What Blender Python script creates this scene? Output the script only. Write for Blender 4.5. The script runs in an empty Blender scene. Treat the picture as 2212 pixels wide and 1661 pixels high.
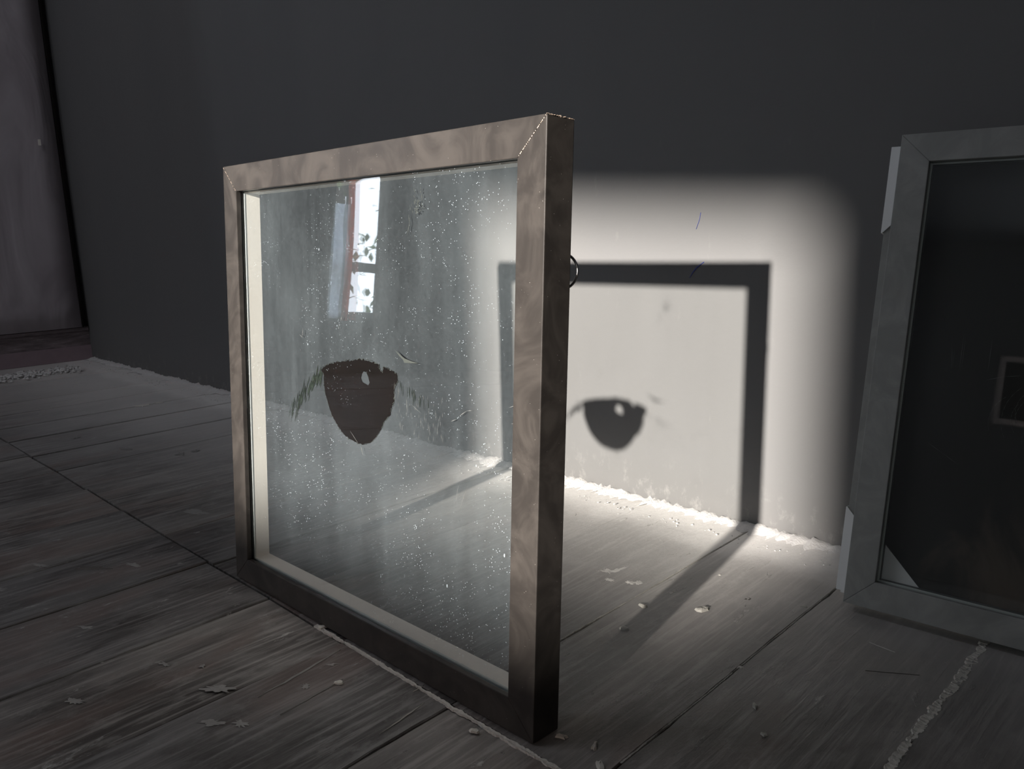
import bpy, bmesh, math, random
from mathutils import Vector, Matrix
random.seed(7)
sc = bpy.context.scene
C = sc.collection

# ------------------------------------------------------------------ camera
cam_d = bpy.data.cameras.new('camera')
cam = bpy.data.objects.new('camera', cam_d); C.objects.link(cam)
R_ = Vector((0.71477, 0.69873, -0.02961)); U_ = Vector((-0.11165, 0.15581, 0.98146)); F_ = Vector((-0.69038, 0.69821, -0.18939))
cam.matrix_world = Matrix(((R_.x, U_.x, -F_.x, 0), (R_.y, U_.y, -F_.y, 0), (R_.z, U_.z, -F_.z, 0.4160), (0, 0, 0, 1)))
cam_d.sensor_width = 36; cam_d.lens = 1702.7/2212*36; cam_d.clip_start = .02; cam_d.clip_end = 100
sc.camera = cam

# ------------------------------------------------------------------ sky, sun, added fill lamps, window portals
w = bpy.data.worlds.new('sky'); sc.world = w; w.use_nodes = True
bg = w.node_tree.nodes['Background']; bg.inputs[0].default_value = (.80, .89, 1, 1); bg.inputs[1].default_value = 11.0
def light(name, kind, loc, aim, energy, color, **kw):
    d = bpy.data.lights.new(name, kind); d.energy = energy; d.color = color
    for k, v in kw.items(): setattr(d, k, v)
    o = bpy.data.objects.new(name, d); C.objects.link(o); o.location = loc
    o.rotation_euler = Vector(aim).to_track_quat('-Z', 'Y').to_euler(); return o
light('sun', 'SUN', (1, -7, 4), (-0.15855, 0.9545, -0.25256), 14.6, (1, .932, .868), angle=math.radians(1.25))
light('fill_left', 'AREA', (-3.05, -3.9, 1.3), (1, .35, -.1), 8.5, (.82, .87, 1), shape='RECTANGLE', size=.8, size_y=1.3)  # added fill lamp from the left, no window is built here
light('fill_rear', 'AREA', (1.2, -4.8, 1.5), (-.25, 1, -.15), 4.5, (1, .96, .88), shape='RECTANGLE', size=.6, size_y=.9)  # added rear fill lamp, the wall has no opening at this spot
light('fill_overhead', 'AREA', (-2.0, -.75, 2.56), (-.12, .1, -1), 10.5, (.90, .91, 1), shape='RECTANGLE', size=.8, size_y=.8)  # added overhead fill to lift the floor, the ceiling is closed
for nm, loc, aim, sx, sy in (('portal_window_left', (-3.17, -1.47, 1.2), (1, 0, 0), .20, 1.9), ('portal_window_rear', (.245, -4.86, 1.69), (0, 1, 0), .63, .70)):
    p = light(nm, 'AREA', loc, aim, 1, (1, 1, 1), shape='RECTANGLE', size=sx, size_y=sy); p.data.cycles.is_portal = True
sc.view_settings.view_transform = 'Standard'; sc.view_settings.look = 'None'
sc.view_settings.gamma = 1; sc.view_settings.exposure = 0; sc.view_settings.use_curve_mapping = False

# ------------------------------------------------------------------ node helpers
class N:
    def __init__(s, name):
        s.m = bpy.data.materials.new(name); s.m.use_nodes = True; s.t = s.m.node_tree; s.t.nodes.clear()
        s.out = s.t.nodes.new('ShaderNodeOutputMaterial')
    def n(s, kind, **kw):
        nd = s.t.nodes.new('ShaderNode'+kind)
        for k, v in kw.items():
            if k.startswith('i_'):
                key = k[2:]; key = int(key) if key.isdigit() else key.replace('_', ' ')
                s.put(nd.inputs[key], v)
            else: setattr(nd, k, v)
        return nd
    def put(s, inp, v):
        if isinstance(v, bpy.types.NodeSocket): s.t.links.new(v, inp)
        elif isinstance(v, bpy.types.Node): s.t.links.new(v.outputs[0], inp)
        else: inp.default_value = v
    def math(s, op, a, b=0.0, clamp=False):
        nd = s.n('Math', operation=op, use_clamp=clamp); s.put(nd.inputs[0], a); s.put(nd.inputs[1], b); return nd.outputs[0]
    def ramp(s, f, stops):
        nd = s.n('ValToRGB'); s.put(nd.inputs[0], f); e = nd.color_ramp.elements
        while len(e) < len(stops): e.new(.5)
        for x, (p, c) in zip(e, stops): x.position = p; x.color = c if len(c) == 4 else (*c, 1)
        return nd.outputs[0]
    def rv(s, f, a, b):   # smooth remap to 0..1
        nd = s.n('MapRange', interpolation_type='SMOOTHSTEP'); s.put(nd.inputs[0], f); nd.inputs[1].default_value = a; nd.inputs[2].default_value = b
        return nd.outputs[0]
    def mix(s, f, a, b, bt='MIX'):
        nd = s.n('Mix', data_type='RGBA', blend_type=bt); s.put(nd.inputs[0], f)
        s.put(nd.inputs[6], a if not isinstance(a, tuple) else (*a[:3], 1)); s.put(nd.inputs[7], b if not isinstance(b, tuple) else (*b[:3], 1)); return nd.outputs[2]
    def pos(s, scale=(1, 1, 1), space='obj', loc=(0, 0, 0)):
        src = s.n('NewGeometry').outputs['Position'] if space == 'world' else s.n('TexCoord').outputs['Object']
        mp = s.n('Mapping'); s.put(mp.inputs[0], src); mp.inputs['Scale'].default_value = scale; mp.inputs['Location'].default_value = loc; return mp.outputs[0]
    def noise(s, vec, scale=5, detail=4, rough=.55, dist=0):
        nd = s.n('TexNoise'); s.put(nd.inputs['Vector'], vec); nd.inputs['Scale'].default_value = scale
        nd.inputs['Detail'].default_value = detail; nd.inputs['Roughness'].default_value = rough; nd.inputs['Distortion'].default_value = dist
        return nd.outputs[0]
    def vor(s, vec, scale, rnd=1):
        nd = s.n('TexVoronoi'); s.put(nd.inputs['Vector'], vec); nd.inputs['Scale'].default_value = scale; nd.inputs['Randomness'].default_value = rnd
        return nd.outputs
    def bump(s, h, st=.3, d=.001, nrm=None):
        nd = s.n('Bump'); s.put(nd.inputs['Height'], h); nd.inputs['Strength'].default_value = st; nd.inputs['Distance'].default_value = d
        if nrm: s.put(nd.inputs['Normal'], nrm)
        return nd.outputs[0]
    def bsdf(s, col, rough=.5, metal=0, nrm=None, spec=.5, **kw):
        nd = s.n('BsdfPrincipled'); s.put(nd.inputs['Base Color'], (*col[:3], 1) if isinstance(col, tuple) else col); s.put(nd.inputs['Roughness'], rough)
        s.put(nd.inputs['Metallic'], metal); s.put(nd.inputs['Specular IOR Level'], spec)
        if nrm: s.put(nd.inputs['Normal'], nrm)
        for k, v in kw.items(): s.put(nd.inputs[k.replace('_', ' ')], v)
        return nd.outputs[0]
    def done(s, sh): s.put(s.out.inputs[0], sh); return s.m

def simple(name, col, rough=.6, spec=.4, metal=0, var=.25, sc_=40, bmp=.2):
    m = N(name); p = m.pos(space='world'); n1 = m.noise(p, sc_, 5)
    c2 = tuple(x*(1-var) for x in col)
    return m.done(m.bsdf(m.mix(n1, c2, col), rough, metal, m.bump(n1, bmp, .001), spec))

# wall paint: dark matt charcoal, faint roller variation, scuffed pale dust low down
m = N('wall_paint'); p = m.pos(space='world')
n1 = m.noise(m.pos((1, 1, .25), 'world'), 3.5, 4); n2 = m.noise(p, 90, 3); n3 = m.noise(m.pos((1, 1, .3), 'world'), 60, 5, .7)
z = m.n('SeparateXYZ', i_0=m.n('NewGeometry').outputs['Position']).outputs[2]
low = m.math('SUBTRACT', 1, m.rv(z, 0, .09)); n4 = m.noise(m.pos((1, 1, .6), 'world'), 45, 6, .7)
scuff = m.math('MULTIPLY', low, m.rv(n4, .52, .72))
col = m.mix(n1, (.132, .133, .134), (.164, .163, .160))
col = m.mix(m.math('MULTIPLY', m.rv(n3, .62, .8), .25), col, (.23, .23, .22))
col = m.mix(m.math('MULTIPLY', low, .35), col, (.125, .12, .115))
col = m.mix(m.math('MULTIPLY', scuff, .28), col, (.42, .41, .39))
M_wall = m.done(m.bsdf(col, .75, 0, m.bump(m.math('ADD', n2, m.math('MULTIPLY', n4, low)), .25, .0015), .25))
M_side = simple('side_wall_paint', (.10, .085, .09), .7)
M_skirt = N('old_skirting_paint'); m = M_skirt
n1 = m.noise(m.pos((1, 2, 14), 'world'), 6, 6, .7)
M_skirt = m.done(m.bsdf(m.ramp(n1, [(.35, (.14, .11, .115)), (.6, (.28, .23, .24)), (.75, (.55, .50, .50))]), .6, 0, m.bump(n1, .6, .004)))
M_room = simple('room_plaster', (.42, .41, .40), .8)
M_ceil = simple('ceiling_paint', (.40, .40, .41), .9)
M_door = N('door_paint'); m = M_door
n1 = m.noise(m.pos((1, 2.2, 1), 'world'), 2.2, 3, .5, 1.5)
M_door = m.done(m.bsdf(m.ramp(n1, [(.3, (.40, .355, .38)), (.7, (.56, .51, .54))]), .42, 0, m.bump(n1, .5, .02), .5))

# floor boards: worn dark paint with grey scuffing, chips, dust towards the wall, painted brightening far and left
m = N('floorboard_paint')
rnd = m.n('ObjectInfo').outputs['Random']
off = m.n('CombineXYZ', i_0=m.math('MULTIPLY', rnd, 31), i_1=m.math('MULTIPLY', rnd, 17)).outputs[0]
wp = m.n('NewGeometry').outputs['Position']
v = m.n('VectorMath', operation='ADD', i_0=wp, i_1=off).outputs[0]
def mp(scale):
    nd = m.n('Mapping'); m.put(nd.inputs[0], v); nd.inputs['Scale'].default_value = scale; return nd.outputs[0]
grain = m.noise(mp((90, 4, 1)), 1.6, 6, .65, .4)
cloud = m.noise(mp((5, 2.2, 1)), 1.6, 6, .62, .6)
fine = m.noise(mp((60, 22, 1)), 3, 5, .7)
chipn = m.noise(mp((22, 9, 1)), 2.0, 8, .72, .5)
xyz = m.n('SeparateXYZ', i_0=wp).outputs
base = m.mix(m.rv(cloud, .38, .62), (.060, .054, .050), (.165, .157, .148))
base = m.mix(m.math('MULTIPLY', m.rv(grain, .45, .68), .6), base, (.32, .31, .29))
base = m.mix(m.math('MULTIPLY', m.rv(m.noise(mp((9, 3, 1)), 1, 3), .52, .66), .45), base, (.19, .14, .12))
mott = m.noise(mp((30, 16, 1)), 1.5, 6, .7)
base = m.mix(m.math('MULTIPLY', m.rv(mott, .50, .68), .40), base, (.27, .265, .25))
tone = m.mix(rnd, (.84, .84, .86), (1.16, 1.13, 1.11))
base = m.mix(1.0, base, tone, 'MULTIPLY')
chips = m.math('MULTIPLY', m.rv(chipn, .60, .67), m.rv(fine, .40, .56))
base = m.mix(m.math('MULTIPLY', chips, .55), base, (.55, .54, .51))
# pale dust by the far wall; same mix paints far and left boards brighter
dn = m.noise(wp, 9, 5, .6)
dd = m.math('ADD', xyz[1], m.math('MULTIPLY', m.math('SUBTRACT', dn, .5), .10))
dust = m.math('ADD', m.math('MULTIPLY', m.rv(dd, .38, .90), .46), m.math('MULTIPLY', m.rv(dd, .835, .945), .58), True)
dust = m.math('ADD', dust, m.math('MULTIPLY', m.rv(m.math('MULTIPLY', xyz[0], -1), 1.0, 2.5), m.math('ADD', .12, m.math('MULTIPLY', m.rv(xyz[1], .35, .85), .20))), True)  # left boards lightened in colour to lift their brightness
base = m.mix(dust, base, (.86, .835, .80))
rough = m.math('ADD', .36, m.math('MULTIPLY', cloud, .3))
h = m.math('ADD', m.math('MULTIPLY', grain, .6), m.math('ADD', m.math('MULTIPLY', chips, .5), m.math('MULTIPLY', fine, .45)))
M_floor = m.done(m.bsdf(base, rough, 0, m.bump(h, .8, .0016), .38))
M_void = simple('dark_underfloor_and_gap', (.02, .017, .015), .95, .1)

# anodised frame metal
def frame_metal(name, c0, c1, rough, smudge):
    m = N(name)
    br = m.noise(m.pos((160, 160, 4)), 1.5, 3); cl = m.noise(m.pos(), 19, 5, .6, 1.6); c = m.mix(m.rv(cl, .35, .7), c0, c1)
    r = m.math('ADD', rough, m.math('MULTIPLY', cl, smudge))
    sp = m.vor(m.pos(), 330)[0]; big = m.rv(m.noise(m.pos(), 90, 2), .55, .6)
    dot = m.math('MULTIPLY', m.math('LESS_THAN', sp, .06), big)
    c = m.mix(m.math('MULTIPLY', dot, .8), c, (.75, .72, .66))
    return m.done(m.bsdf(c, r, 0, m.bump(br, .06, .0003), .27))
M_metal = frame_metal('bronze_anodised_metal', (.030, .0265, .024), (.052, .046, .041), .25, .14)
M_metal2 = frame_metal('grey_anodised_metal', (.27, .275, .265), (.34, .345, .33), .42, .1)
M_liner = simple('cream_liner', (.95, .90, .82), .55, .4, 0, .05, 30, .1)
M_bead = simple('pale_bead', (.62, .66, .64), .3, .6, 0, .05)
M_card = simple('white_card', (.90, .92, .92), .16, 1.0, 0, .06, 60, .3)
M_steel = simple('steel_wire', (.55, .53, .52), .22, .5, 1, .1)
M_copper = simple('sawn_burr', (.95, .75, .6), .35, .8, .6, .2)

def glass_mat(name, dust_amt=0., dustcol=(.69, .80, .86), specks=0., seed=0, streak=0):
    m = N(name); g = m.n('NewGeometry')
    d = m.math('ABSOLUTE', m.n('VectorMath', operation='DOT_PRODUCT', i_0=g.outputs['Normal'], i_1=g.outputs['Incoming']).outputs['Value'])
    fr = m.math('ADD', .062, m.math('MULTIPLY', .955, m.math('POWER', m.math('SUBTRACT', 1, d), 5)))
    wob = m.noise(m.pos((3, 3, .7), loc=(seed, 0, 0)), 3, 1)
    gl = m.n('BsdfGlossy', i_Roughness=.015, i_Normal=m.bump(wob, .35, .0012))
    tr = m.n('BsdfTransparent'); tr.inputs[0].default_value = (.965, .97, .963, 1)
    sh = m.n('MixShader', i_0=fr, i_1=tr.outputs[0], i_2=gl.outputs[0]).outputs[0]
    if dust_amt or specks:
        cov = 0.
        if dust_amt:
            a = m.noise(m.pos((2.5, 1, 1.5), loc=(seed, 0, 3)), 3, 5, .6, .5); b = m.noise(m.pos((16, 1, 1.2)), 2.2, 4, .6)
            c = m.noise(m.pos((1, 1, 1)), 260, 2, .6)
            cov = m.math('MULTIPLY', m.math('ADD', m.math('MULTIPLY', m.rv(a, .25, .75), .8), m.math('ADD', m.math('MULTIPLY', m.rv(b, .4, .75), .35*streak), m.math('MULTIPLY', c, .5))), dust_amt)
            cov = m.math('ADD', cov, dust_amt*.3)
        if specks:
            v1 = m.vor(m.pos((1, 1, 1), loc=(seed, 0, 0)), 400)[0]; dens = m.rv(m.noise(m.pos((1, 1, 1), loc=(3, seed, 0)), 7, 3), .25, .6)
            k = m.noise(m.pos(), 120, 1); thr = m.math('MULTIPLY', m.math('MULTIPLY', m.rv(k, .30, .65), .165), dens)
            s1 = m.math('LESS_THAN', v1, thr)
            v2 = m.vor(m.pos((1.6, 1, .7), loc=(seed, 5, 0)), 60)[0]; s2 = m.math('LESS_THAN', v2, m.math('MULTIPLY', m.rv(m.noise(m.pos(), 30, 1), .5, .8), .09))
            cov = m.math('ADD', cov, m.math('MULTIPLY', m.math('ADD', s1, s2), specks), True)
        df = m.n('BsdfDiffuse'); df.inputs[0].default_value = (*dustcol, 1); tl = m.n('BsdfTranslucent'); tl.inputs[0].default_value = (*dustcol, 1)
        ds = m.n('MixShader', i_0=.25, i_1=df.outputs[0], i_2=tl.outputs[0]).outputs[0]
        sh = m.n('MixShader', i_0=cov, i_1=sh, i_2=ds).outputs[0]
    return m.done(sh)
M_gfront = glass_mat('speckled_glass_face', 0, specks=.5, seed=2)
M_gback = glass_mat('dusty_glass_face', .062, seed=4, streak=1)
M_gside = glass_mat('plain_glass_edge')
M_g2 = glass_mat('lightly_dusty_glass', .012, seed=9, specks=.0)
M_eye = N('black_paint'); m = M_eye
n1 = m.noise(m.pos((1, 1, 3)), 26, 3); M_eye = m.done(m.bsdf(m.mix(n1, (.003, .0025, .002), (.007, .005, .0045)), .35, 0, None, .3))
M_lash = simple('dark_green_paint', (.015, .024, .017), .6)
M_scrape = simple('scraped_paint', (.045, .052, .046), .7)
M_scr = simple('scratch_white', (.13, .135, .13), .6)

# ------------------------------------------------------------------ mesh helpers
def mesh(name, verts, faces, mats, parent=None, mi=None, smooth=False):
    me = bpy.data.meshes.new(name); me.from_pydata([tuple(v) for v in verts], [], faces)
    for k in (mats if isinstance(mats, (list, tuple)) else [mats]): me.materials.append(k)
    if mi: me.polygons.foreach_set('material_index', mi)
    if smooth: me.polygons.foreach_set('use_smooth', [True]*len(me.polygons))
    me.update(); o = bpy.data.objects.new(name, me); C.objects.link(o)
    if parent: o.parent = parent
    return o
def from_bm(name, bm, mats, parent=None, smooth=False):
    bmesh.ops.recalc_face_normals(bm, faces=bm.faces)
    me = bpy.data.meshes.new(name); bm.to_mesh(me); bm.free()
    for k in (mats if isinstance(mats, (list, tuple)) else [mats]): me.materials.append(k)
    if smooth: me.polygons.foreach_set('use_smooth', [True]*len(me.polygons))
    o = bpy.data.objects.new(name, me); C.objects.link(o)
    if parent: o.parent = parent
    return o
def add_box(bm, x0, x1, y0, y1, z0, z1):
    vs = [bm.verts.new((x, y, z)) for z in (z0, z1) for x, y in ((x0, y0), (x1, y0), (x1, y1), (x0, y1))]
    for f in ((3, 2, 1, 0), (4, 5, 6, 7), (0, 1, 5, 4), (1, 2, 6, 5), (2, 3, 7, 6), (3, 0, 4, 7)): bm.faces.new([vs[i] for i in f])
def box(name, b, mat, parent=None, bev=0):
    bm = bmesh.new(); add_box(bm, *b)
    if bev: bmesh.ops.bevel(bm, geom=bm.edges[:], offset=bev, segments=2, affect='EDGES', profile=.6)
    return from_bm(name, bm, mat, parent)
def tube(bm, pts, r, n=8, closed=False):
    rings = []; L = len(pts)
    for i, p in enumerate(pts):
        p = Vector(p); a = Vector(pts[(i-1) % L] if closed or i else pts[0]); b = Vector(pts[(i+1) % L] if closed or i < L-1 else pts[-1])
        t = (b-a).normalized(); u = t.orthogonal().normalized() if not rings else (u - t*u.dot(t)).normalized(); v_ = t.cross(u)
        rr = r[i] if isinstance(r, (list, tuple)) else r
        rings.append([bm.verts.new(p+(u*math.cos(k*2*math.pi/n)+v_*math.sin(k*2*math.pi/n))*rr) for k in range(n)])
    for i in range(L if closed else L-1):
        A, B = rings[i], rings[(i+1) % L]
        for k in range(n): bm.faces.new((A[k], A[(k+1) % n], B[(k+1) % n], B[k]))
    if not closed: bm.faces.new(rings[0][::-1]); bm.faces.new(rings[-1])
def tag(o, label=None, cat=None, group=None, kind=None):
    for k, v_ in (('label', label), ('category', cat), ('group', group), ('kind', kind)):
        if v_: o[k] = v_
    return o
def struct(o, label=None): return tag(o, label, None, None, 'structure')
def empty(name, mat4=None, loc=None):
    o = bpy.data.objects.new(name, None); C.objects.link(o); o.empty_display_size = .05
    if mat4: o.matrix_world = mat4
    if loc: o.location = loc
    return o

# ------------------------------------------------------------------ room shell
YW = .9777; XL = -3.20; YR = -4.9; XR = 2.0; ZC = 2.6
struct(box('wall_back', (XL-.1, XR+.1, YW, YW+.1, -.1, ZC), M_wall), 'dark charcoal painted wall catching the patch of sun')
def wall_with_hole(name, axis, at, thick, span, hole, mat):
    (a0, a1), (h0, h1, z0, z1) = span, hole; bm = bmesh.new()
    for s0, s1, t0, t1 in ((a0, h0, -.1, ZC), (h1, a1, -.1, ZC), (h0, h1, -.1, z0), (h0, h1, z1, ZC)):
        if axis == 'y': add_box(bm, s0, s1, at-thick, at, t0, t1)
        else: add_box(bm, at-thick, at, s0, s1, t0, t1)
    return struct(from_bm(name, bm, mat))
SUNW = (-.063, .545, 1.34, 2.045)        # where the sun comes in
W3 = (-.42, -.11, 1.21, 1.73)
bm = bmesh.new()
for s0, s1, t0, t1 in ((XL-.1, W3[0], -.1, ZC), (W3[0], W3[1], -.1, W3[2]), (W3[0], W3[1], W3[3], ZC), (W3[1], SUNW[0], -.1, ZC), (SUNW[0], SUNW[1], -.1, SUNW[2]), (SUNW[0], SUNW[1], SUNW[3], ZC), (SUNW[1], XR+.1, -.1, ZC)):
    add_box(bm, s0, s1, YR-.04, YR, t0, t1)
struct(from_bm('wall_rear', bm, M_room))
def gauze(name, col):
    m = N(name); t_ = m.n('BsdfTranslucent'); t_.inputs[0].default_value = (*col, 1); d_ = m.n('BsdfDiffuse'); d_.inputs[0].default_value = (*col, 1)
    return m.done(m.n('MixShader', i_0=.8, i_1=d_.outputs[0], i_2=t_.outputs[0]).outputs[0])
w3 = struct(empty('window_3', loc=(W3[0], YR-.02, W3[2])))
bm = bmesh.new(); a_, b_ = W3[1]-W3[0], W3[3]-W3[2]; q = .045
for X in ((0, a_, 0, q), (0, a_, b_-q, b_), (0, q, q, b_-q), (a_-q, a_, q, b_-q)): add_box(bm, X[0], X[1], -.001, .001, X[2], X[3])
from_bm('sheer_border', bm, gauze('pale_sheer', (.17, .155, .15)), w3)
box('blind_panel', (q, a_-q, -.003, .003, q, b_-q), gauze('dense_blind', (.035, .03, .028)), w3)
SKYW = (-2.15, -1.05, .25, 2.25)         # tall curtained window of the left wall
wall_with_hole('wall_left', 'x', XL, .10, (YR, YW), SKYW, M_side)
struct(box('wall_right', (XR, XR+.1, YR, YW, -.1, ZC), M_room))
struct(box('ceiling', (XL-.2, XR+.2, YR-.2, YW+.2, ZC, ZC+.1), M_ceil))

# window frames
def win(name, x0, x1, z0, z1, fw, place, parts, mat):
    root = struct(empty(name, loc=place((x0+x1)/2, z0, 0)))
    for nm, (a0, a1, b0, b1) in parts:
        bm = bmesh.new(); P, Q = place(a0, b0, -.03), place(a1, b1, .02)
        add_box(bm, min(P[0], Q[0]), max(P[0], Q[0]), min(P[1], Q[1]), max(P[1], Q[1]), P[2], Q[2])
        o = from_bm(nm, bm, mat); o.parent = root; o.matrix_parent_inverse = Matrix.Translation(-Vector(root.location))
    return root
M_winp = simple('white_window_paint', (.75, .75, .73), .5)
x0, x1, z0, z1 = SUNW
win('window_1', x0, x1, z0, z1, .05, lambda a, z, d: (a, YR+.03+d, z),
    [('window_rail', (x0, x1, 1.490, 1.496)), ('window_frame', (x0-.06, x0, z0-.06, z1+.06)), ('window_frame', (x1, x1+.06, z0-.06, z1+.06)), ('window_frame', (x0, x1, z0-.06, z0)), ('window_frame', (x0, x1, z1, z1+.06))], M_winp)
w1 = bpy.data.objects['window_1']
def on_w1(o): o.parent = w1; o.matrix_parent_inverse = Matrix.Translation(-Vector(w1.location)); return o
bm = bmesh.new()
vs = [bm.verts.new(q) for q in ((x0, YR+.012, 2.010), (x1, YR+.012, 1.962), (x1, YR+.012, z1), (x0, YR+.012, z1), (x0, YR+.016, 2.010), (x1, YR+.016, 1.962), (x1, YR+.016, z1), (x0, YR+.016, z1))]
for f in ((0, 1, 2, 3), (7, 6, 5, 4), (0, 4, 5, 1), (1, 5, 6, 2), (2, 6, 7, 3), (3, 7, 4, 0)): bm.faces.new([vs[i] for i in f])
on_w1(from_bm('patch_top_mask', bm, simple('mask_cloth', (.3, .28, .26), .9)))  # unseen slanted mask, added to slope the top of the sun patch
m = N('sun_dimmer_film'); t1 = m.n('BsdfTransparent'); t1.inputs[0].default_value = (.105, .085, .075, 1)
on_w1(box('sun_dimmer', (x0, x1, YR+.012, YR+.0125, z0, 1.492), m.done(t1.outputs[0])))  # unseen dimming sheet, added so weak sun reaches the nearer floor
y0, y1, z0, z1 = SKYW
win('window_2', y0, y1, z0, z1, .05, lambda a, z, d: (XL-.06+d, a, z),
    [('window_frame', (y0, y0+.05, z0, z1)), ('window_frame', (y1-.05, y1, z0, z1)), ('window_frame', (y0+.05, y1-.05, z0, z0+.05)), ('window_frame', (y0+.05, y1-.05, z1-.05, z1)),
     ('window_bar', (y0+.05, y1-.05, .50, .545))], simple('dark_window_bar', (.10, .12, .13), .5))

# left wall foot: skirting and door leaf
struct(box('baseboard_left', (XL, XL+.035, -1.0, YW, 0, .052), simple('plum_skirting', (.36, .27, .30), .7)), 'dull plum painted foot of the left wall')
bm = bmesh.new()
add_box(bm, XL, XL+.030, -1.0, YW, .052, .122); add_box(bm, XL, XL+.042, -1.0, YW-.004, .108, .119)
struct(from_bm('trim_1', bm, M_skirt), 'dark weathered board under the door leaf')
DX = XL+.05
d1 = struct(empty('door_1', loc=(DX, .9, .12)), 'dull purple grey door leaf at the left edge')
bm = bmesh.new(); ny, nz = 14, 30
vs = {}
for side in (0, 1):
    for i in range(ny+1):
        for k in range(nz+1):
            y = -.05+1.0*i/ny; z_ = .122+2.2*k/nz
            bul = .004*math.sin(3.1*y+2.2*z_)+.003*math.sin(9*y-4*z_)
            vs[side, i, k] = bm.verts.new((DX-XL*0+bul-DX-(.032 if side else 0), y-.9, z_-.12))
for i in range(ny):
    for k in range(nz):
        bm.faces.new((vs[0, i, k], vs[0, i+1, k], vs[0, i+1, k+1], vs[0, i, k+1])); bm.faces.new((vs[1, i, k], vs[1, i, k+1], vs[1, i+1, k+1], vs[1, i+1, k]))
for i in range(ny):
    for k in (0, nz): bm.faces.new((vs[0, i, k], vs[1, i, k], vs[1, i+1, k], vs[0, i+1, k]))
for k in range(nz):
    for i in (0, ny): bm.faces.new((vs[0, i, k], vs[0, i, k+1], vs[1, i, k+1], vs[1, i, k]))
o = from_bm('door_panel', bm, M_door, d1, True)
o = box('door_gap_dark', (.001, .004, .052, .055, .001, 2.2), M_void, d1)  # near-black strip colours the gap beside the leaf dark
o = box('paint_chip', (.0045, .0075, -.012, -.004, .64, .66), M_liner, d1)

# ------------------------------------------------------------------ floor boards
fl = struct(box('floor', (XL-.1, XR+.1, YR-.1, YW+.05, -.08, -.03), M_void), 'old dark painted floorboards laid towards the wall')
YJ = .411
seams = [XL, -2.94, -2.78, -2.625, -2.45, -2.272, -2.112, -1.952, -1.780, -1.618, -1.452, -1.288, -1.127, -.970, -.818, -.6675, -.4975, -.336, -.177, -.010, .155, .32, .48, .645, .81, .97, 1.13, 1.3, 1.46, 1.62, 1.79, XR]
def plank(x0, x1, y0, y1, seed, gap=.0015):
    rg = random.Random(seed); n = max(6, min(70, int((y1-max(y0, -.3))/.02)))
    ys = [y0+(max(y0, -.3)-y0)*0 if i == 0 else 0 for i in range(1)]
    ys = ([y0] if y0 < -.3 else []) + [max(y0, -.3)+(y1-max(y0, -.3))*i/n for i in range(n+1)]
    z_ = rg.uniform(-.0012, .0008); tl = rg.uniform(-.0012, .0012); g = gap*rg.uniform(.5, 1.1)/2
    W = [(-1, -.028), (-1, -.0013), (-.99, 0), (.99, 0), (1, -.0013), (1, -.028)]
    xm = (x0+x1)/2; verts = []; faces = []
    jl = jr = 0
    for i, y in enumerate(ys):
        jl = .6*jl+rg.gauss(0, .0004); jr = .6*jr+rg.gauss(0, .0004)
        for k, (a, dz) in enumerate(W):
            hw = (x1-x0)/2-g+(jl if a < 0 else jr)
            ed = rg.gauss(0, .0004) if k in (1, 4) else 0
            verts.append((xm+a*hw, y, z_+dz+tl*a+ed))
    for i in range(len(ys)-1):
        for k in range(5): a = i*6+k; faces.append((a, a+1, a+7, a+6))
    faces.append(tuple(range(5, -1, -1))); e = (len(ys)-1)*6; faces.append(tuple(range(e, e+6)))
    faces = [tuple(reversed(f)) for f in faces]
    o = mesh('plank', verts, faces, M_floor, fl); return o
for i in range(len(seams)-1):
    plank(seams[i], seams[i+1], YJ+.0015+random.uniform(0, .001), YW+.004, 100+i, .0034 if i < 9 else .0015)
    s0, s1 = seams[i], seams[i+1]
    if i in (7, 12): s1 -= .012
    if i in (8, 13): s0 -= .012
    plank(s0, s1, YR, YJ-.0015-random.uniform(0, .001), 300+i, .003 if i < 8 else .0017)

# crumbling dust and plaster ridge along the foot of the wall
def ridge(name, x0, x1, w0, h0, mat, n):
    rg = random.Random(5); V_ = []; F_l = []
    for i in range(n+1):
        x = x0+(x1-x0)*i/n; a = .5+.5*math.sin(x*23+math.sin(x*51)); k = max(.25, .55+.5*a+rg.gauss(0, .25))
        for t, hh in ((0, 0), (.25, .35), (.55, .75), (.8, 1), (1, .95)):
            V_.append((x, YW-w0*k*(1-t)*(1+rg.uniform(-.15, .15)), .0005+h0*k*hh*rg.uniform(.7, 1.2)))
    for i in range(n):
        for k in range(4): a = i*5+k; F_l.append((a, a+5, a+6, a+1))
    return mesh(name, V_, F_l, mat, None, None, True)
M_dust = simple('pale_plaster_dust', (.78, .76, .74), .9, .1, 0, .25, 300, 1)
r = ridge('plaster_dust', -3.18, .9, .027, .0065, M_dust, 900)
tag(r, 'ragged line of pale plaster dust along the foot of the dark wall', 'dust', kind='stuff')
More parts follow.
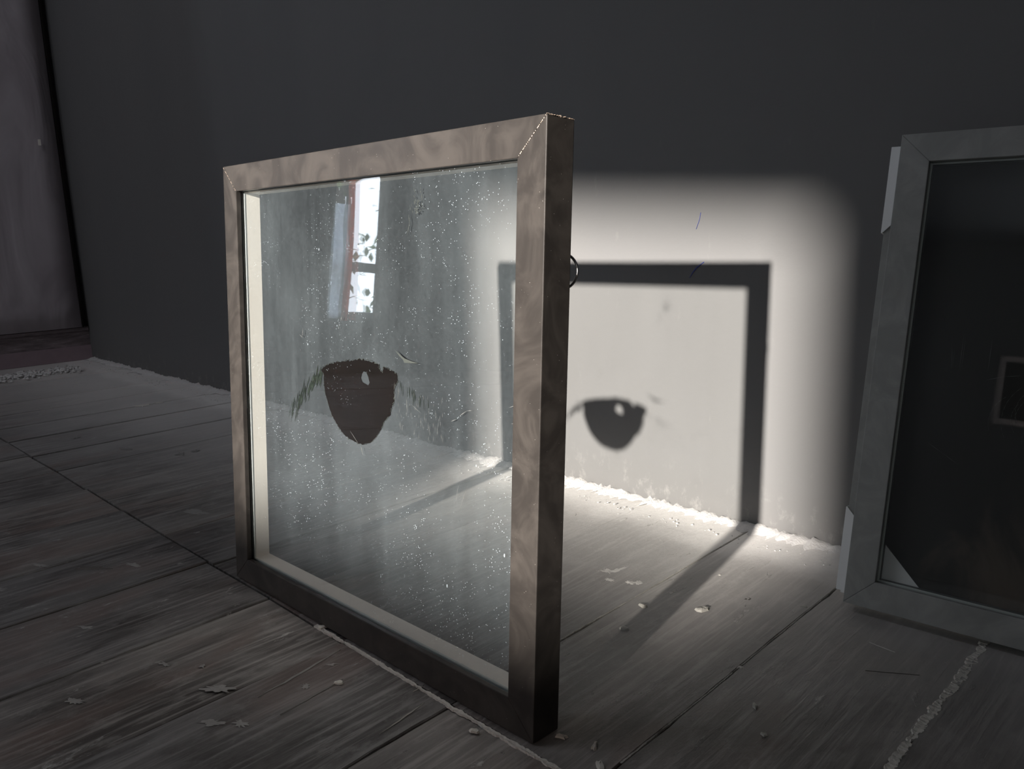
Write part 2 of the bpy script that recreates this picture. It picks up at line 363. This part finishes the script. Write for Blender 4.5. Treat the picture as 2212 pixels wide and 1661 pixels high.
# loose crumbs scattered in front of the ridge and at the far left
def crumbs(name, pts, label, mat):
    bm = bmesh.new(); rg = random.Random(3)
    for x, y, s in pts:
        mtx = Matrix.Translation((x, y, s*.35)) @ Matrix.Rotation(rg.uniform(0, 6), 4, 'Z') @ Matrix.Diagonal((s, s*rg.uniform(.5, 1), s*rg.uniform(.3, .7), 1))
        r_ = bmesh.ops.create_icosphere(bm, subdivisions=1, radius=.5, matrix=mtx)
        for v_ in r_['verts']: v_.co += Vector((rg.gauss(0, .1), rg.gauss(0, .1), rg.gauss(0, .08)))*s
    return tag(from_bm(name, bm, mat), label, 'debris', kind='stuff')
rg = random.Random(11)
crumbs('plaster_crumbs', [(rg.uniform(-3.1, .3), YW-.047-abs(rg.gauss(0, .016)), rg.uniform(.0012, .0042)) for _ in range(420)], 'fine pale crumbs fallen on the boards under the dark wall', M_dust)
crumbs('plaster_rubble', [(-2.93+rg.gauss(0, .045), rg.uniform(.45, .86), rg.uniform(.006, .016)) for _ in range(650)], 'heap of pale crumbly rubble on the floor by the door leaf', M_dust)
# pale filler squeezed out of the joints
def bead_line(name, path, r, label, mat):
    rg = random.Random(21); V_ = []; F_l = []; jl = jr = 0; k0 = 0
    for (ax, ay), (bx, by) in zip(path[:-1], path[1:]):
        L = math.hypot(bx-ax, by-ay); n = int(L/.0016); dx, dy = (bx-ax)/L, (by-ay)/L
        for i in range(n):
            t = i/n; jl = .8*jl+rg.gauss(0, .22); jr = .8*jr+rg.gauss(0, .22); cx, cy = ax+(bx-ax)*t, ay+(by-ay)*t
            wl, wr = r*max(.2, 1+jl), r*max(.2, 1+jr); hh = r*.35*rg.uniform(.4, 1.2)
            for o_, z_ in ((-wl, -.0012), (-wl*.85, hh*.8+.0004), (0, hh*rg.uniform(.5, 1.1)), (wr*.85, hh*.8+.0004), (wr, -.0012)): V_.append((cx-dy*o_, cy+dx*o_, z_))
    for i in range(len(V_)//5-1):
        for k in range(4): a = i*5+k; F_l.append((a, a+5, a+6, a+1))
    return tag(mesh(name, V_, F_l, mat), label, 'filler', kind='stuff')
M_fill = simple('grey_filler', (.62, .60, .55), .85, .2, 0, .4, 400, 1)
M_fill2 = simple('pale_filler', (.84, .81, .74), .85, .2, 0, .4, 300, 1)
bead_line('joint_filler', [(-.72, YJ), (-.60, YJ+.0005), (-.495, YJ-.001), (-.28, YJ+.001)], .0020, 'frayed pale filler in the cross joint in front of the standing frame', M_fill)
bead_line('joint_filler', [(-.179, .45), (-.180, .60), (-.176, .75), (-.177, .96)], .0042, 'wide band of pale filler between boards at lower right', M_fill2)
bead_line('joint_filler', [(-.4985, .55), (-.497, .70), (-.498, .97)], .0009, 'thin broken line of filler in the seam behind the standing frame', M_fill)
bead_line('joint_filler', [(-.3365, .45), (-.336, .60), (-.3365, .88)], .0008, 'hairline filler in the seam right of the standing frame', M_fill)

# ------------------------------------------------------------------ paint splotches and plaster flakes
def blob(name, x, y, sx, sy, rot, h, seed, mat, parent=None, n=24, rough=.5):
    rg = random.Random(seed); vs = []; c, s = math.cos(rot), math.sin(rot)
    rad = [1+rg.uniform(-rough, rough) for _ in range(n)]
    for lev, k in ((0, 1.0), (h*.8, .8), (h, .4)):
        for i in range(n):
            a = i*2*math.pi/n; px, py = math.cos(a)*sx*k*rad[i], math.sin(a)*sy*k*rad[i]
            vs.append((px*c-py*s, px*s+py*c, lev*rg.uniform(.8, 1.15)))
    fs = [tuple(range(2*n, 3*n))]
    for l in (0, 1):
        for i in range(n): j = (i+1) % n; fs.append((l*n+i, l*n+j, (l+1)*n+j, (l+1)*n+i))
    fs.append(tuple(range(n-1, -1, -1)))
    o = mesh(name, vs, fs, mat, parent); o.location = (x, y, .0002 if not parent else .0001); return o
M_splash_bright = simple('brightened_splash', (.80, .78, .74), .7, .3, 0, .35, 120, .3)  # splash colour lightened for the marks lying in the sun
M_splat = simple('grey_white_splash', (.33, .32, .30), .7, .3, 0, .45, 120, .3)
M_splat2 = simple('dull_grey_mark', (.32, .31, .29), .7, .3, 0, .4, 150, .2)
M_dark = simple('worn_dark_patch', (.12, .11, .10), .6, .3)
def marks(name, items, mat):
    for it in items: blob(name, *it[:5], it[5] if len(it) > 5 else .0004, hash(it[:2]) % 999, mat, fl)
marks('paint_splash', [(-.590, .745, .006, .014, .3), (-.580, .734, .011, .004, .1), (-.568, .731, .012, .006, -.5), (-.558, .738, .004, .014, -.3), (-.571, .725, .010, .003, .2),
    (-.607, .745, .010, .005, .4), (-.618, .740, .004, .005, 0), (-.5476, .7114, .006, .004, 0), (-.524, .722, .006, .004, .5), (-.517, .728, .004, .005, 0), (-.574, .722, .005, .003, 0)], M_splash_bright)
marks('paint_splash', [(-.857, .186, .009, .004, .3), (-.842, .196, .012, .004, .5), (-.832, .212, .015, .0035, .7), (-.766, .266, .007, .003, .3), (-.7336, .29, .004, .003, 0), (-.853, .30, .010, .003, 0)], M_splat)
marks('paint_mark', [(-.635, .253, .010, .004, .7), (-.615, .270, .007, .004, .2), (-.623, .3399, .005, .003, .2), (-.6376, .3785, .006, .002, .9), (-.682, .282, .014, .005, .6), (-1.05, .34, .012, .004, .3),
    (-.912, .238, .01, .003, .6), (-1.19, .485, .028, .010, .2), (-1.145, .257, .012, .004, .4), (-.765, .182, .01, .004, .4), (-1.55, .617, .012, .008, .1), (-1.547, .647, .010, .007, 0), (-1.88, .524, .012, .008, .1), (-1.683, .56, .016, .006, .3)], M_splat)
marks('worn_patch', [(-.374, .804, .011, .017, .2), (-.398, .774, .006, .012, .2), (-.392, .756, .003, .008, .3), (-1.08, .30, .02, .008, .6)], M_dark)
marks('paint_mark', [(-2.11, .757, .022, .018, .1), (-2.11, .80, .014, .012, 0), (-2.385, .822, .03, .014, .2), (-.3367, .6385, .004, .003, 0)], M_fill2)
# long pale scratches in the boards
def scratch(name, a, b, wd, mat, parent=fl, z=.0008):
    d = Vector((b[0]-a[0], b[1]-a[1])); p = Vector((-d.y, d.x)).normalized()*wd/2; vs = []; n = 10; rg = random.Random(int(a[0]*1e4)); fs = []
    for i in range(n+1):
        q = Vector(a)+d*(i/n)+p*rg.uniform(-.6, .6); k = math.sin(math.pi*(i+.4)/(n+.8))
        vs += [(q.x-p.x*k, q.y-p.y*k, .0001), (q.x, q.y, z), (q.x+p.x*k, q.y+p.y*k, .0001)]
    for i in range(n):
        for k in (0, 1): A = i*3+k; fs.append((A, A+1, A+4, A+3))
    return mesh(name, vs, fs, mat, parent)
scratch('board_scratch', (-.511, .343), (-.517, .398), .0016, M_fill); scratch('board_scratch', (-.539, .402), (-.5395, .416), .0014, M_fill)
scratch('board_scratch', (-.262, .765), (-.236, .762), .0010, M_splash_bright); scratch('board_scratch', (-.245, .71), (-.205, .735), .0007, M_dark)
scratch('board_scratch', (-.64, .30), (-.655, .40), .003, M_splat2); scratch('board_scratch', (-.60, .30), (-.606, .37), .0016, M_splat2)

M_flake = simple('plaster_flake', (.62, .60, .54), .75, .2, 0, .3, 200, .6)
def flake(x, y, s, rot, label, seed, asp=.6):
    o = blob('plaster_flake', x, y, s, s*asp, rot, s*.45, seed, M_flake, None, 9, .4)
    o.rotation_euler = (0, 0, 0); tag(o, label, 'flake', 'plaster flakes on the boards'); return o
flake(-.7095, .4130, .0055, .4, 'cream plaster chip against the front lower edge of the standing frame', 1, .7)
flake(-.4235, .7165, .0070, 1.0, 'largest cream flake with a dark pit, in the sunlit seam between the frames', 2, .9)
flake(-.4770, .6800, .0060, .2, 'triangular cream flake lying left of the frame shadow on the boards', 3, .5)
flake(-.4629, .6264, .0060, .5, 'flat grey flake lying in the middle of the frame shadow', 4, .6)
flake(-.3432, .7950, .0035, .5, 'tiny pale flake on the seam left of the leaning frame', 5)
flake(-.2944, .5888, .0045, 2.1, 'slim pale flake on the boards below the shadow, right of centre', 6, .45)
flake(-.2698, .5581, .0035, .2, 'small square pale flake near the bottom edge right of centre', 7, .9)
flake(-.3932, .4431, .0060, .2, 'bent cream flake just right of the standing frame foot', 8, .45)
flake(-.3641, .4518, .0065, 2.0, 'pale flake at the lower edge a hand right of the frame foot', 9, .35)
flake(-.4526, .4000, .0045, .3, 'pale flake just below the cross joint in front of the frame corner', 10, .7)
flake(-.6035, .3638, .0050, .8, 'grey white flake on the board left of the pale filler line', 11, .6)
flake(-.4547, .8081, .0020, .8, 'speck of reddish plaster beside the frame shadow near the wall', 12, .6)
flake(-.3443, .4350, .0080, 2.6, 'broad pale flake at the very bottom of the view right of the frame', 13, .4)

# ------------------------------------------------------------------ glazed frames
def mat_from(o, x, y, z_):
    return Matrix(((x[0], y[0], z_[0], o[0]), (x[1], y[1], z_[1], o[1]), (x[2], y[2], z_[2], o[2]), (0, 0, 0, 1)))
def mitred(section, X0, X1, Z0, Z1, side):
    """bar of constant section (inward, depth) with mitred ends along one side of the rectangle"""
    V_ = []; n = len(section)
    for end in (0, 1):
        for q, d in section:
            if side == 'bottom': V_.append((X0+q if end == 0 else X1-q, d, Z0+q))
            if side == 'top': V_.append((X0+q if end == 0 else X1-q, d, Z1-q))
            if side == 'left': V_.append((X0+q, d, Z0+q if end == 0 else Z1-q))
            if side == 'right': V_.append((X1-q, d, Z0+q if end == 0 else Z1-q))
    F_l = [tuple(range(n)), tuple(range(2*n-1, n-1, -1))]+[(i, (i+1) % n, n+(i+1) % n, n+i) for i in range(n)]
    return V_, F_l
def bar(name, section, X0, X1, Z0, Z1, side, mat, parent, bev=0):
    V_, F_l = mitred(section, X0, X1, Z0, Z1, side); bm = bmesh.new(); vs = [bm.verts.new(v_) for v_ in V_]
    for f in F_l: bm.faces.new([vs[i] for i in f])
    if bev: bmesh.ops.bevel(bm, geom=[e for e in bm.edges], offset=bev, segments=2, affect='EDGES', profile=.6)
    return from_bm(name, bm, mat, parent)
def glazed_frame(root, X0, X1, H, depth, metal, mats_glass, liner=M_liner, t=.0295, bd=0):
    sec = [(0, 0), (t, 0), (t, .006), (t-.0075, .006), (t-.0075, depth), (0, depth)]
    for s in ('left', 'right', 'top', 'bottom'):
        bar('rail' if s in ('top', 'bottom') else 'stile', sec, X0, X1, 0, H, s, metal, root, .0008)
    ls = [(t-.0074, .0112), (t-.0002, .0112), (t+.0014, depth-.003), (t-.0074, depth-.003)]
    for s in ('left', 'right', 'top', 'bottom'): bar('liner', ls, X0, X1, 0, H, s, liner, root)
    bs = [(t-.0070, .0100), (t+.0001+bd, .0100), (t+.0002+bd, .0106), (t+.0001+bd, .0112), (t-.0070, .0112)]
    for s in ('left', 'right', 'top', 'bottom'): bar('glazing_bead', bs, X0, X1, 0, H, s, M_bead, root)
    g = .023; a0, a1, b0, b1 = X0+g, X1-g, g, H-g
    V_ = [(a0, .0061, b0), (a1, .0061, b0), (a1, .0061, b1), (a0, .0061, b1), (a0, .0098, b0), (a1, .0098, b0), (a1, .0098, b1), (a0, .0098, b1)]
    mesh('glass_pane', V_, [(0, 1, 2, 3), (5, 4, 7, 6), (0, 4, 5, 1), (1, 5, 6, 2), (2, 6, 7, 3), (3, 7, 4, 0)], mats_glass, root, [0, 1, 2, 2, 2, 2])

S1 = .5026
r1 = empty('glazed_frame', mat_from((-.40213, .41854, .00215), (.99993, .01212, 0), (-.01209, .99763, -.06768), (-.00082, .06768, .99771)))
tag(r1, 'square bronze metal frame standing free with a dusty glass pane and painted eye', 'frame')
glazed_frame(r1, -S1, 0, .5, .0317, M_metal, [M_gfront, M_gback, M_gside])

# the painted eye on the pane (s measured from the right edge of the frame)
def jag(pts, amp, step, seed, top=None):
    rg = random.Random(seed); out = []
    for i in range(len(pts)):
        a, b = Vector(pts[i]), Vector(pts[(i+1) % len(pts)]); n = max(1, int((b-a).length/step))
        for k in range(n):
            q = a+(b-a)*(k/n); am = amp*(2.2 if top and q.y > top else 1)
            out.append((q.x+rg.uniform(-1, 1)*amp*.5, q.y+rg.uniform(-1, 1)*am))
    return out
def flat_part(name, outer, hole, yy, th, mat, parent):
    bm = bmesh.new(); lo = []
    for L in [outer]+([hole] if hole else []):
        vs = [bm.verts.new((-s, yy, z_)) for s, z_ in L]; lo += [bm.edges.new((vs[i], vs[(i+1) % len(vs)])) for i in range(len(vs))]
    bmesh.ops.triangle_fill(bm, use_beauty=True, use_dissolve=False, edges=lo)
    r_ = bmesh.ops.extrude_face_region(bm, geom=bm.faces[:])
    for v_ in [e for e in r_['geom'] if isinstance(e, bmesh.types.BMVert)]: v_.co.y += th
    return from_bm(name, bm, mat, parent)
eye = [(.3184, .2785), (.3094, .2838), (.2996, .2869), (.2863, .2901), (.2714, .2927), (.2569, .2938), (.2471, .2962), (.2428, .2961), (.2324, .296), (.2257, .2947), (.2173, .294), (.2165, .2905), (.2157, .2881), (.2116, .2869), (.2107, .2921), (.2042, .2912), (.1945, .2886), (.189, .2867), (.1885, .2793), (.1922, .2759), (.1939, .2687), (.1939, .2606), (.198, .2541), (.1997, .2467), (.2079, .2405), (.2113, .2369), (.2147, .2302), (.2224, .2212), (.2319, .2143), (.2442, .2102), (.2549, .21), (.2694, .2126), (.2805, .2169), (.288, .2224), (.2954, .229), (.302, .237), (.3066, .2464), (.3112, .2559), (.3129, .2657), (.3126, .2746)]
hl = [(.243, .2843), (.2378, .2838), (.2344, .2795), (.2324, .2745), (.2345, .2717), (.2397, .2722), (.2449, .2742), (.2475, .2776), (.2456, .2814)]
flat_part('painted_eye', jag(eye, .0005, .0016, 4, .284), jag(hl, .0004, .002, 5), .0090, .0003, M_eye, r1)
def strokes(name, segs, yy, mat, parent, th=.0002):
    bm = bmesh.new()
    for (a, b, wd) in segs:
        a, b = Vector(a), Vector(b); d = b-a; p = Vector((-d.y, d.x)).normalized()*wd/2; m_ = (a+b)/2
        loop = [a, m_+p, b, m_-p]; f_ = [bm.verts.new((-q.x, yy, q.y)) for q in loop]; g_ = [bm.verts.new((-q.x, yy+th, q.y)) for q in loop]
        bm.faces.new(f_); bm.faces.new(g_[::-1])
        for i in range(4): j = (i+1) % 4; bm.faces.new((f_[i], g_[i], g_[j], f_[j]))
    o = from_bm(name, bm, mat, parent); tag(o, kind='stuff'); return o
rg = random.Random(8)
sg = []
for i in range(95):
    t = rg.random()**1.2; q = Vector((.3165+.062*t, .2795-.040*t-.010*t*t)) + Vector((rg.gauss(0, .002), rg.gauss(0, .004)))
    L = rg.uniform(.006, .016); sg.append(((q.x, q.y), (q.x+L*.28, q.y-L), rg.uniform(.0008, .0022)*(1.3-t)))
strokes('painted_lashes', sg, .0091, M_lash, r1)
sg = []
for i in range(26):
    t = rg.random(); q = Vector((.1875-.045*t, .280-.012*t)) + Vector((rg.gauss(0, .001), rg.gauss(0, .002)))
    L = rg.uniform(.004, .012); sg.append(((q.x, q.y), (q.x-L*.02, q.y-L), rg.uniform(.0003, .0006)))
strokes('painted_lashes', sg, .0091, M_lash, r1)
sg = []                                      # pale scraped fringe round the eye and stray scratches on the pane
for i in range(len(eye)):
    a, b = Vector(eye[i]), Vector(eye[(i+1) % len(eye)])
    for k in range(5):
        q = a+(b-a)*rg.random(); n_ = (q-Vector((.252, .255))).normalized(); q += n_*rg.uniform(-.0003, .0012)
        d = Vector((-n_.y, n_.x))*rg.uniform(.0008, .0022)+n_*rg.uniform(-.0006, .0009); sg.append((tuple(q-d*.5), tuple(q+d*.5), rg.uniform(.0003, .0008)))
strokes('scraped_fringe', sg, .0088, M_scrape, r1)
sg = [((.2442, .2095), (.240, .200), .0008), ((.2430, .209), (.2415, .203), .0006), ((.262, .222), (.2475, .2105), .0004), ((.1711, .2675), (.1704, .2513), .0005), ((.165, .262), (.150, .255), .0003),
      ((.0994, .2597), (.0895, .2658), .0007), ((.0895, .2658), (.0823, .267), .0006), ((.110, .2535), (.103, .2565), .0007), ((.040, .275), (.0305, .2785), .0006), ((.037, .262), (.0305, .264), .0005),
      ((.3463, .322), (.3488, .3106), .0006), ((.354, .314), (.347, .3105), .0005), ((.28, .3235), (.279, .329), .0004), ((.098, .175), (.088, .200), .0003), ((.103, .18), (.099, .20), .0003), ((.276, .332), (.274, .338), .0008)]
for i in range(60):
    q = (rg.uniform(.12, .19), rg.uniform(.235, .28)); L = rg.uniform(.002, .009); sg.append((q, (q[0]+rg.uniform(-.001, .001), q[1]-L), .00022))
strokes('scratches', sg, .0059, M_scr, r1, .0001)
flat_part('scraped_mark', [(.1885, .3103), (.180, .3062), (.1735, .3035), (.1640, .3018), (.1540, .3008), (.1640, .3000), (.1745, .2996), (.1762, .3022), (.1815, .3050)], None, .0059, .0001, M_scrape, r1)
sg = []
for i in range(40):
    a = rg.uniform(0, 6.28); q = Vector((.156, .440))+Vector((rg.gauss(0, .004), rg.gauss(0, .005))); d = Vector((math.cos(a), math.sin(a)))*rg.uniform(.0015, .004); sg.append((tuple(q), tuple(q+d), rg.uniform(.0003, .0012)))
sg += [((.166, .428), (.170, .415), .0008), ((.168, .434), (.166, .425), .0008), ((.150, .452), (.149, .444), .0008), ((.161, .457), (.158, .451), .0006)]
strokes('dried_smear', sg, .0058, M_scrape, r1, .0001)
# sawn burrs at the mitres
sg = []
bm = bmesh.new()
for i in range(60):
    yy = rg.uniform(0, .0315); mtx = Matrix.Translation((-rg.uniform(-.0003, .0006), yy, .5+rg.uniform(-.0003, .0004))) @ Matrix.Diagonal((.0009, rg.uniform(.001, .0025), rg.uniform(.0004, .0010), 1)); bmesh.ops.create_icosphere(bm, subdivisions=1, radius=.5, matrix=mtx)
for i in range(50):
    q = rg.uniform(0, .0285); mtx = Matrix.Translation((-q, -.0001, .5-q)) @ Matrix.Diagonal((.0006, .0004, .0010, 1)); bmesh.ops.create_icosphere(bm, subdivisions=1, radius=.5, matrix=mtx)
for i in range(30):
    q = rg.uniform(0, .0285); mtx = Matrix.Translation((-S1+q, -.0001, .5-q)) @ Matrix.Diagonal((.0005, .0004, .0008, 1)); bmesh.ops.create_icosphere(bm, subdivisions=1, radius=.5, matrix=mtx)
tag(from_bm('burrs', bm, M_copper, r1), 'bright sawn burrs on the mitred corners', kind='stuff')
# hanging ring on the back of the right stile
bm = bmesh.new(); cx, cy, cz, rr = -.0150, .0355, .3855, .0142
tube(bm, [(cx+rr*math.sin(a)*.92, cy+rr*math.sin(a)*.30+.003, cz+rr*math.cos(a)) for a in [i*2*math.pi/40 for i in range(40)]], .0011, 8, True)
o = from_bm('hanging_ring', bm, M_steel, r1, True); o['label'] = 'bright wire hanging ring'
bm = bmesh.new(); add_box(bm, -.030, -.018, .0317, .0330, .372, .398); tube(bm, [(-.029, .034, cz), (-.029, .0375, cz)], .003, 10)
from_bm('ring_plate', bm, M_steel, r1)

# ---- second frame leaning on the wall
yaw, lean, roll = .09, .1965, -.0140
a = Vector((math.cos(yaw), math.sin(yaw), 0)); b0 = Vector((-math.sin(yaw), math.cos(yaw), 0))
up = Vector((0, 0, math.cos(lean)))+b0*math.sin(lean); bb = b0*math.cos(lean)-Vector((0, 0, math.sin(lean)))
a, up = a*math.cos(roll)+up*math.sin(roll), up*math.cos(roll)-a*math.sin(roll)
D2 = .0230
low = min((a*x + bb*y).z for x in (0, S1) for y in (0, D2))
r2 = empty('glazed_frame', mat_from((-.3082, .8125, -low), a, bb, up))
tag(r2, 'grey metal frame with dark glass leaning against the wall, white card at its corners', 'frame')
glazed_frame(r2, 0, S1, .5035, D2, M_metal2, [M_g2, M_gside, M_gside], simple('dark_liner', (.16, .17, .165), .5), bd=.0014)
sg = [((-.0809, .2985), (-.0810, .2592), .0004), ((-.0825, .298), (-.0828, .262), .0003), ((-.1061, .2962), (-.1060, .2603), .0004), ((-.0718, .2858), (-.0740, .2602), .0003), ((-.0745, .282), (-.0745, .265), .0002),
      ((-.1032, .2532), (-.120, .2590), .0005), ((-.120, .2590), (-.136, .2615), .0004), ((-.1335, .292), (-.1335, .284), .0003), ((-.060, .185), (-.075, .176), .0005), ((-.075, .176), (-.092, .166), .0004)]
for i in range(9):      # looping hair-fine wipe marks
    cx, cz, rr = rg.uniform(.135, .175), rg.uniform(.20, .235), rg.uniform(.02, .045); a0 = rg.uniform(1.8, 3)
    for k in range(8):
        p0, p1 = a0+k*.16, a0+(k+1)*.16; sg.append(((-(cx+rr*math.cos(p0)), cz+rr*math.sin(p0)), (-(cx+rr*math.cos(p1)), cz+rr*math.sin(p1)), .0003))
strokes('scratches', sg, .0059, M_scr, r2, .0001)
def corner_card(xc, zc, sx, sz, L=.092, T=.0012):
    """folded card on a back corner: a flap down the side with a slanting end and a triangle across the back"""
    bm = bmesh.new(); y0_, y1_ = .0085, D2+.0005
    def prism(P, off):
        A = [bm.verts.new(q) for q in P]; B = [bm.verts.new(Vector(q)+Vector(off)) for q in P]; bm.faces.new(A); bm.faces.new(B[::-1])
        for i in range(len(P)): j = (i+1) % len(P); bm.faces.new((A[i], B[i], B[j], A[j]))
    s0 = zc+sz*.010; xo = xc-sx*.0098
    prism([(xc-sx*.0003, y0_, s0), (xo, y0_, s0), (xo, y0_, zc+sz*(L+.010)), (xc-sx*.0003, y0_, zc+sz*L)], (0, T, 0))
    prism([(xo, y0_, s0), (xo, y1_, s0), (xo, y1_, zc+sz*(L+.010)), (xo, y0_, zc+sz*(L+.010))], (-sx*T, 0, 0))
    if sz > 0: prism([(xo, y1_, zc+sz*.004), (xc+sx*(L+.012), y1_, zc+sz*.004), (xo, y1_, zc+sz*(L+.022))], (0, T, 0))
    if sz > 0 and sx > 0: prism([(xc+.024, D2-.0030, zc+.024), (xc+.0745, D2-.0030, zc+.024), (xc+.024, D2-.0030, zc+.0745)], (0, .0010, 0))
    return from_bm('corner_card', bm, M_card, r2)
m = N('dark_backing'); n1 = m.noise(m.pos((1.5, 1, 1)), 9, 5, .6, .6); zz = m.n('SeparateXYZ', i_0=m.n('TexCoord').outputs['Object']).outputs[2]
M_backing = m.done(m.bsdf(m.mix(m.math('MULTIPLY', m.rv(n1, .45, .7), m.math('SUBTRACT', 1, m.rv(zz, .05, .2))), (.028, .028, .025), (.12, .095, .075)), .7, 0, None, .3))
box('backing_board', (.023, S1-.023, D2-.0012, D2-.0004, .023, .4805), M_backing, r2)
fl_z = (.012, .4915)
box('back_flange', (-.0088, -.0002, .0105, D2-.0003, *fl_z), M_metal2, r2, .0006)
box('back_flange', (S1+.0002, S1+.0088, .0105, D2-.0003, *fl_z), M_metal2, r2, .0006)
corner_card(0, 0, 1, 1).__setitem__('label', 'white folded card on the lower left corner'); corner_card(0, .5035, 1, -1).__setitem__('label', 'white folded card on the upper left corner')
corner_card(S1, 0, -1, 1); corner_card(S1, .5035, -1, -1)

# ------------------------------------------------------------------ marks on the wall
wb = bpy.data.objects['wall_back']; M_blue = simple('blue_streak_paint', (.05, .07, .30), .5)  # short blue streaks laid on the wall as coloured strokes
def blue_stroke(pts, wd):
    bm = bmesh.new(); tube(bm, [(x, YW-.0003, z_) for x, z_ in pts], wd, 5); from_bm('blue_streak', bm, M_blue, wb, True)
blue_stroke([(-.5906, .4352), (-.5926, .4253), (-.5975, .4128)], .0004); blue_stroke([(-.5843, .3677), (-.5959, .3599), (-.602, .353), (-.6069, .3456)], [.0006, .0011, .0008, .0004])

# ------------------------------------------------------------------ left window: curtains and the garden outside
def cloth(name, y0, y1, z0, z1, x, amp, waves, mat, label, flare=0, wav2=0):
    V_ = []; F_l = []; ny_, nz_ = 60, 24
    for k in range(nz_+1):
        t = k/nz_; z_ = z0+(z1-z0)*t
        for i in range(ny_+1):
            u = i/ny_; yl = y0-flare*(1-t)**2; y = yl+(y1-yl)*u
            V_.append((x+amp*math.sin(u*waves*6.283+1.3*t)*(1-.3*t)+.006*math.sin(7*t+u*5), y+wav2*math.sin(t*9+u*2), z_))
    for k in range(nz_):
        for i in range(ny_): A = k*(ny_+1)+i; F_l.append((A, A+1, A+ny_+2, A+ny_+1))
    o = mesh(name, V_, F_l, mat, None, None, True); sm = o.modifiers.new('thick', 'SOLIDIFY'); sm.thickness = .001
    return tag(o, label, 'curtain')
def cloth_mat(name, col, tl):
    m = N(name); wv = m.noise(m.pos((1, 60, 60), 'world'), 10, 2)
    df = m.n('BsdfDiffuse'); df.inputs[0].default_value = (*col, 1); t_ = m.n('BsdfTranslucent'); t_.inputs[0].default_value = (*col, 1)
    return m.done(m.n('MixShader', i_0=tl, i_1=df.outputs[0], i_2=t_.outputs[0]).outputs[0])
cloth('curtain', -2.20, -1.458, .02, 2.35, XL+.05, .02, 7, cloth_mat('grey_drape', (.16, .15, .14), .15), 'heavy grey curtain beside the tall window, mirrored in the glass')
cloth('curtain', -1.318, -1.284, .26, 2.3, XL+.085, .006, 2, cloth_mat('orange_drape', (.92, .23, .10), .85), 'narrow orange curtain edge at the tall window')
cloth('curtain', -1.314, -1.285, .02, 2.35, XL+.055, .004, 1, bpy.data.materials['grey_drape'], 'slim grey drape fold between orange edge and white voile at the tall window')
cloth('curtain', -1.212, -.95, .02, 2.35, XL+.055, .02, 5, cloth_mat('taupe_drape', (.20, .17, .16), .12), 'heavy taupe curtain covering the near half of the tall window')
cloth('curtain', -1.285, -1.216, .27, .80, XL+.05, .006, 1.5, cloth_mat('sheer_voile', (.85, .9, .95), .6), 'white voile strip hanging inside the tall window', wav2=.008)

M_leaf = simple('tree_leaves', (.10, .16, .05), .7); M_bark = simple('tree_bark', (.07, .055, .045), .9)
tr = empty('garden_tree', loc=(-5.6, -3.0, 0)); tag(tr, 'green tree outside the tall window, seen only mirrored in the dusty glass', 'tree')
bm = bmesh.new(); tube(bm, [(0, 0, -.5), (.05, .03, .6), (0, .1, 1.3), (.1, .1, 2.4)], [.10, .08, .07, .03], 8)
tube(bm, [(0, .1, 1.2), (0, -.35, 1.6), (.1, -.7, 2.0)], [.04, .03, .015], 6); tube(bm, [(0, .08, 1.0), (0, .5, 1.5), (0, .9, 1.9)], [.04, .03, .015], 6)
from_bm('trunk', bm, M_bark, tr, True)
bm = bmesh.new(); rg = random.Random(2)
for i in range(420):
    c = Vector((rg.gauss(0, .35), rg.gauss(0, .55), rg.choice((.3, .75, .8, 1.3))+rg.gauss(0, .12)))
    q = Matrix.Translation(c) @ Matrix.Rotation(rg.uniform(0, 6), 4, 'Z') @ Matrix.Rotation(rg.uniform(0, 3), 4, 'X'); s = rg.uniform(.03, .06)
    bm.faces.new([bm.verts.new(q @ Vector(p_)) for p_ in ((0, -s, 0), (s*.5, 0, .006), (0, s, 0), (-s*.5, 0, .006))])
o = from_bm('foliage', bm, M_leaf, tr); tag(o, kind='stuff')
struct(box('ground_garden', (-9, XL-.1, -8, 4, -.6, -.5), simple('garden_ground', (.16, .17, .12), .9)))  # garden ground outside the left window

hs = struct(empty('wall_sky_block', loc=(-4, -18, -3)), 'added dark house wall behind the camera, blocking sky from the leaning glass')  # unseen house, added to darken the sky mirrored in the leaning glass
box('wall', (-6, 5.5, -3, 2, 0, 12), simple('dark_render', (.06, .06, .058), .9), hs)
bm = bmesh.new(); P = [bm.verts.new(q) for q in ((-6.3, -3.4, 12), (5.8, -3.4, 12), (5.8, 2.4, 12), (-6.3, 2.4, 12), (-6.3, -.5, 14), (5.8, -.5, 14))]
for f in ((0, 3, 2, 1), (0, 1, 5, 4), (3, 4, 5, 2), (0, 4, 3), (1, 2, 5)): bm.faces.new([P[i] for i in f])
from_bm('roof', bm, simple('slate_roof', (.08, .08, .085), .8), hs)
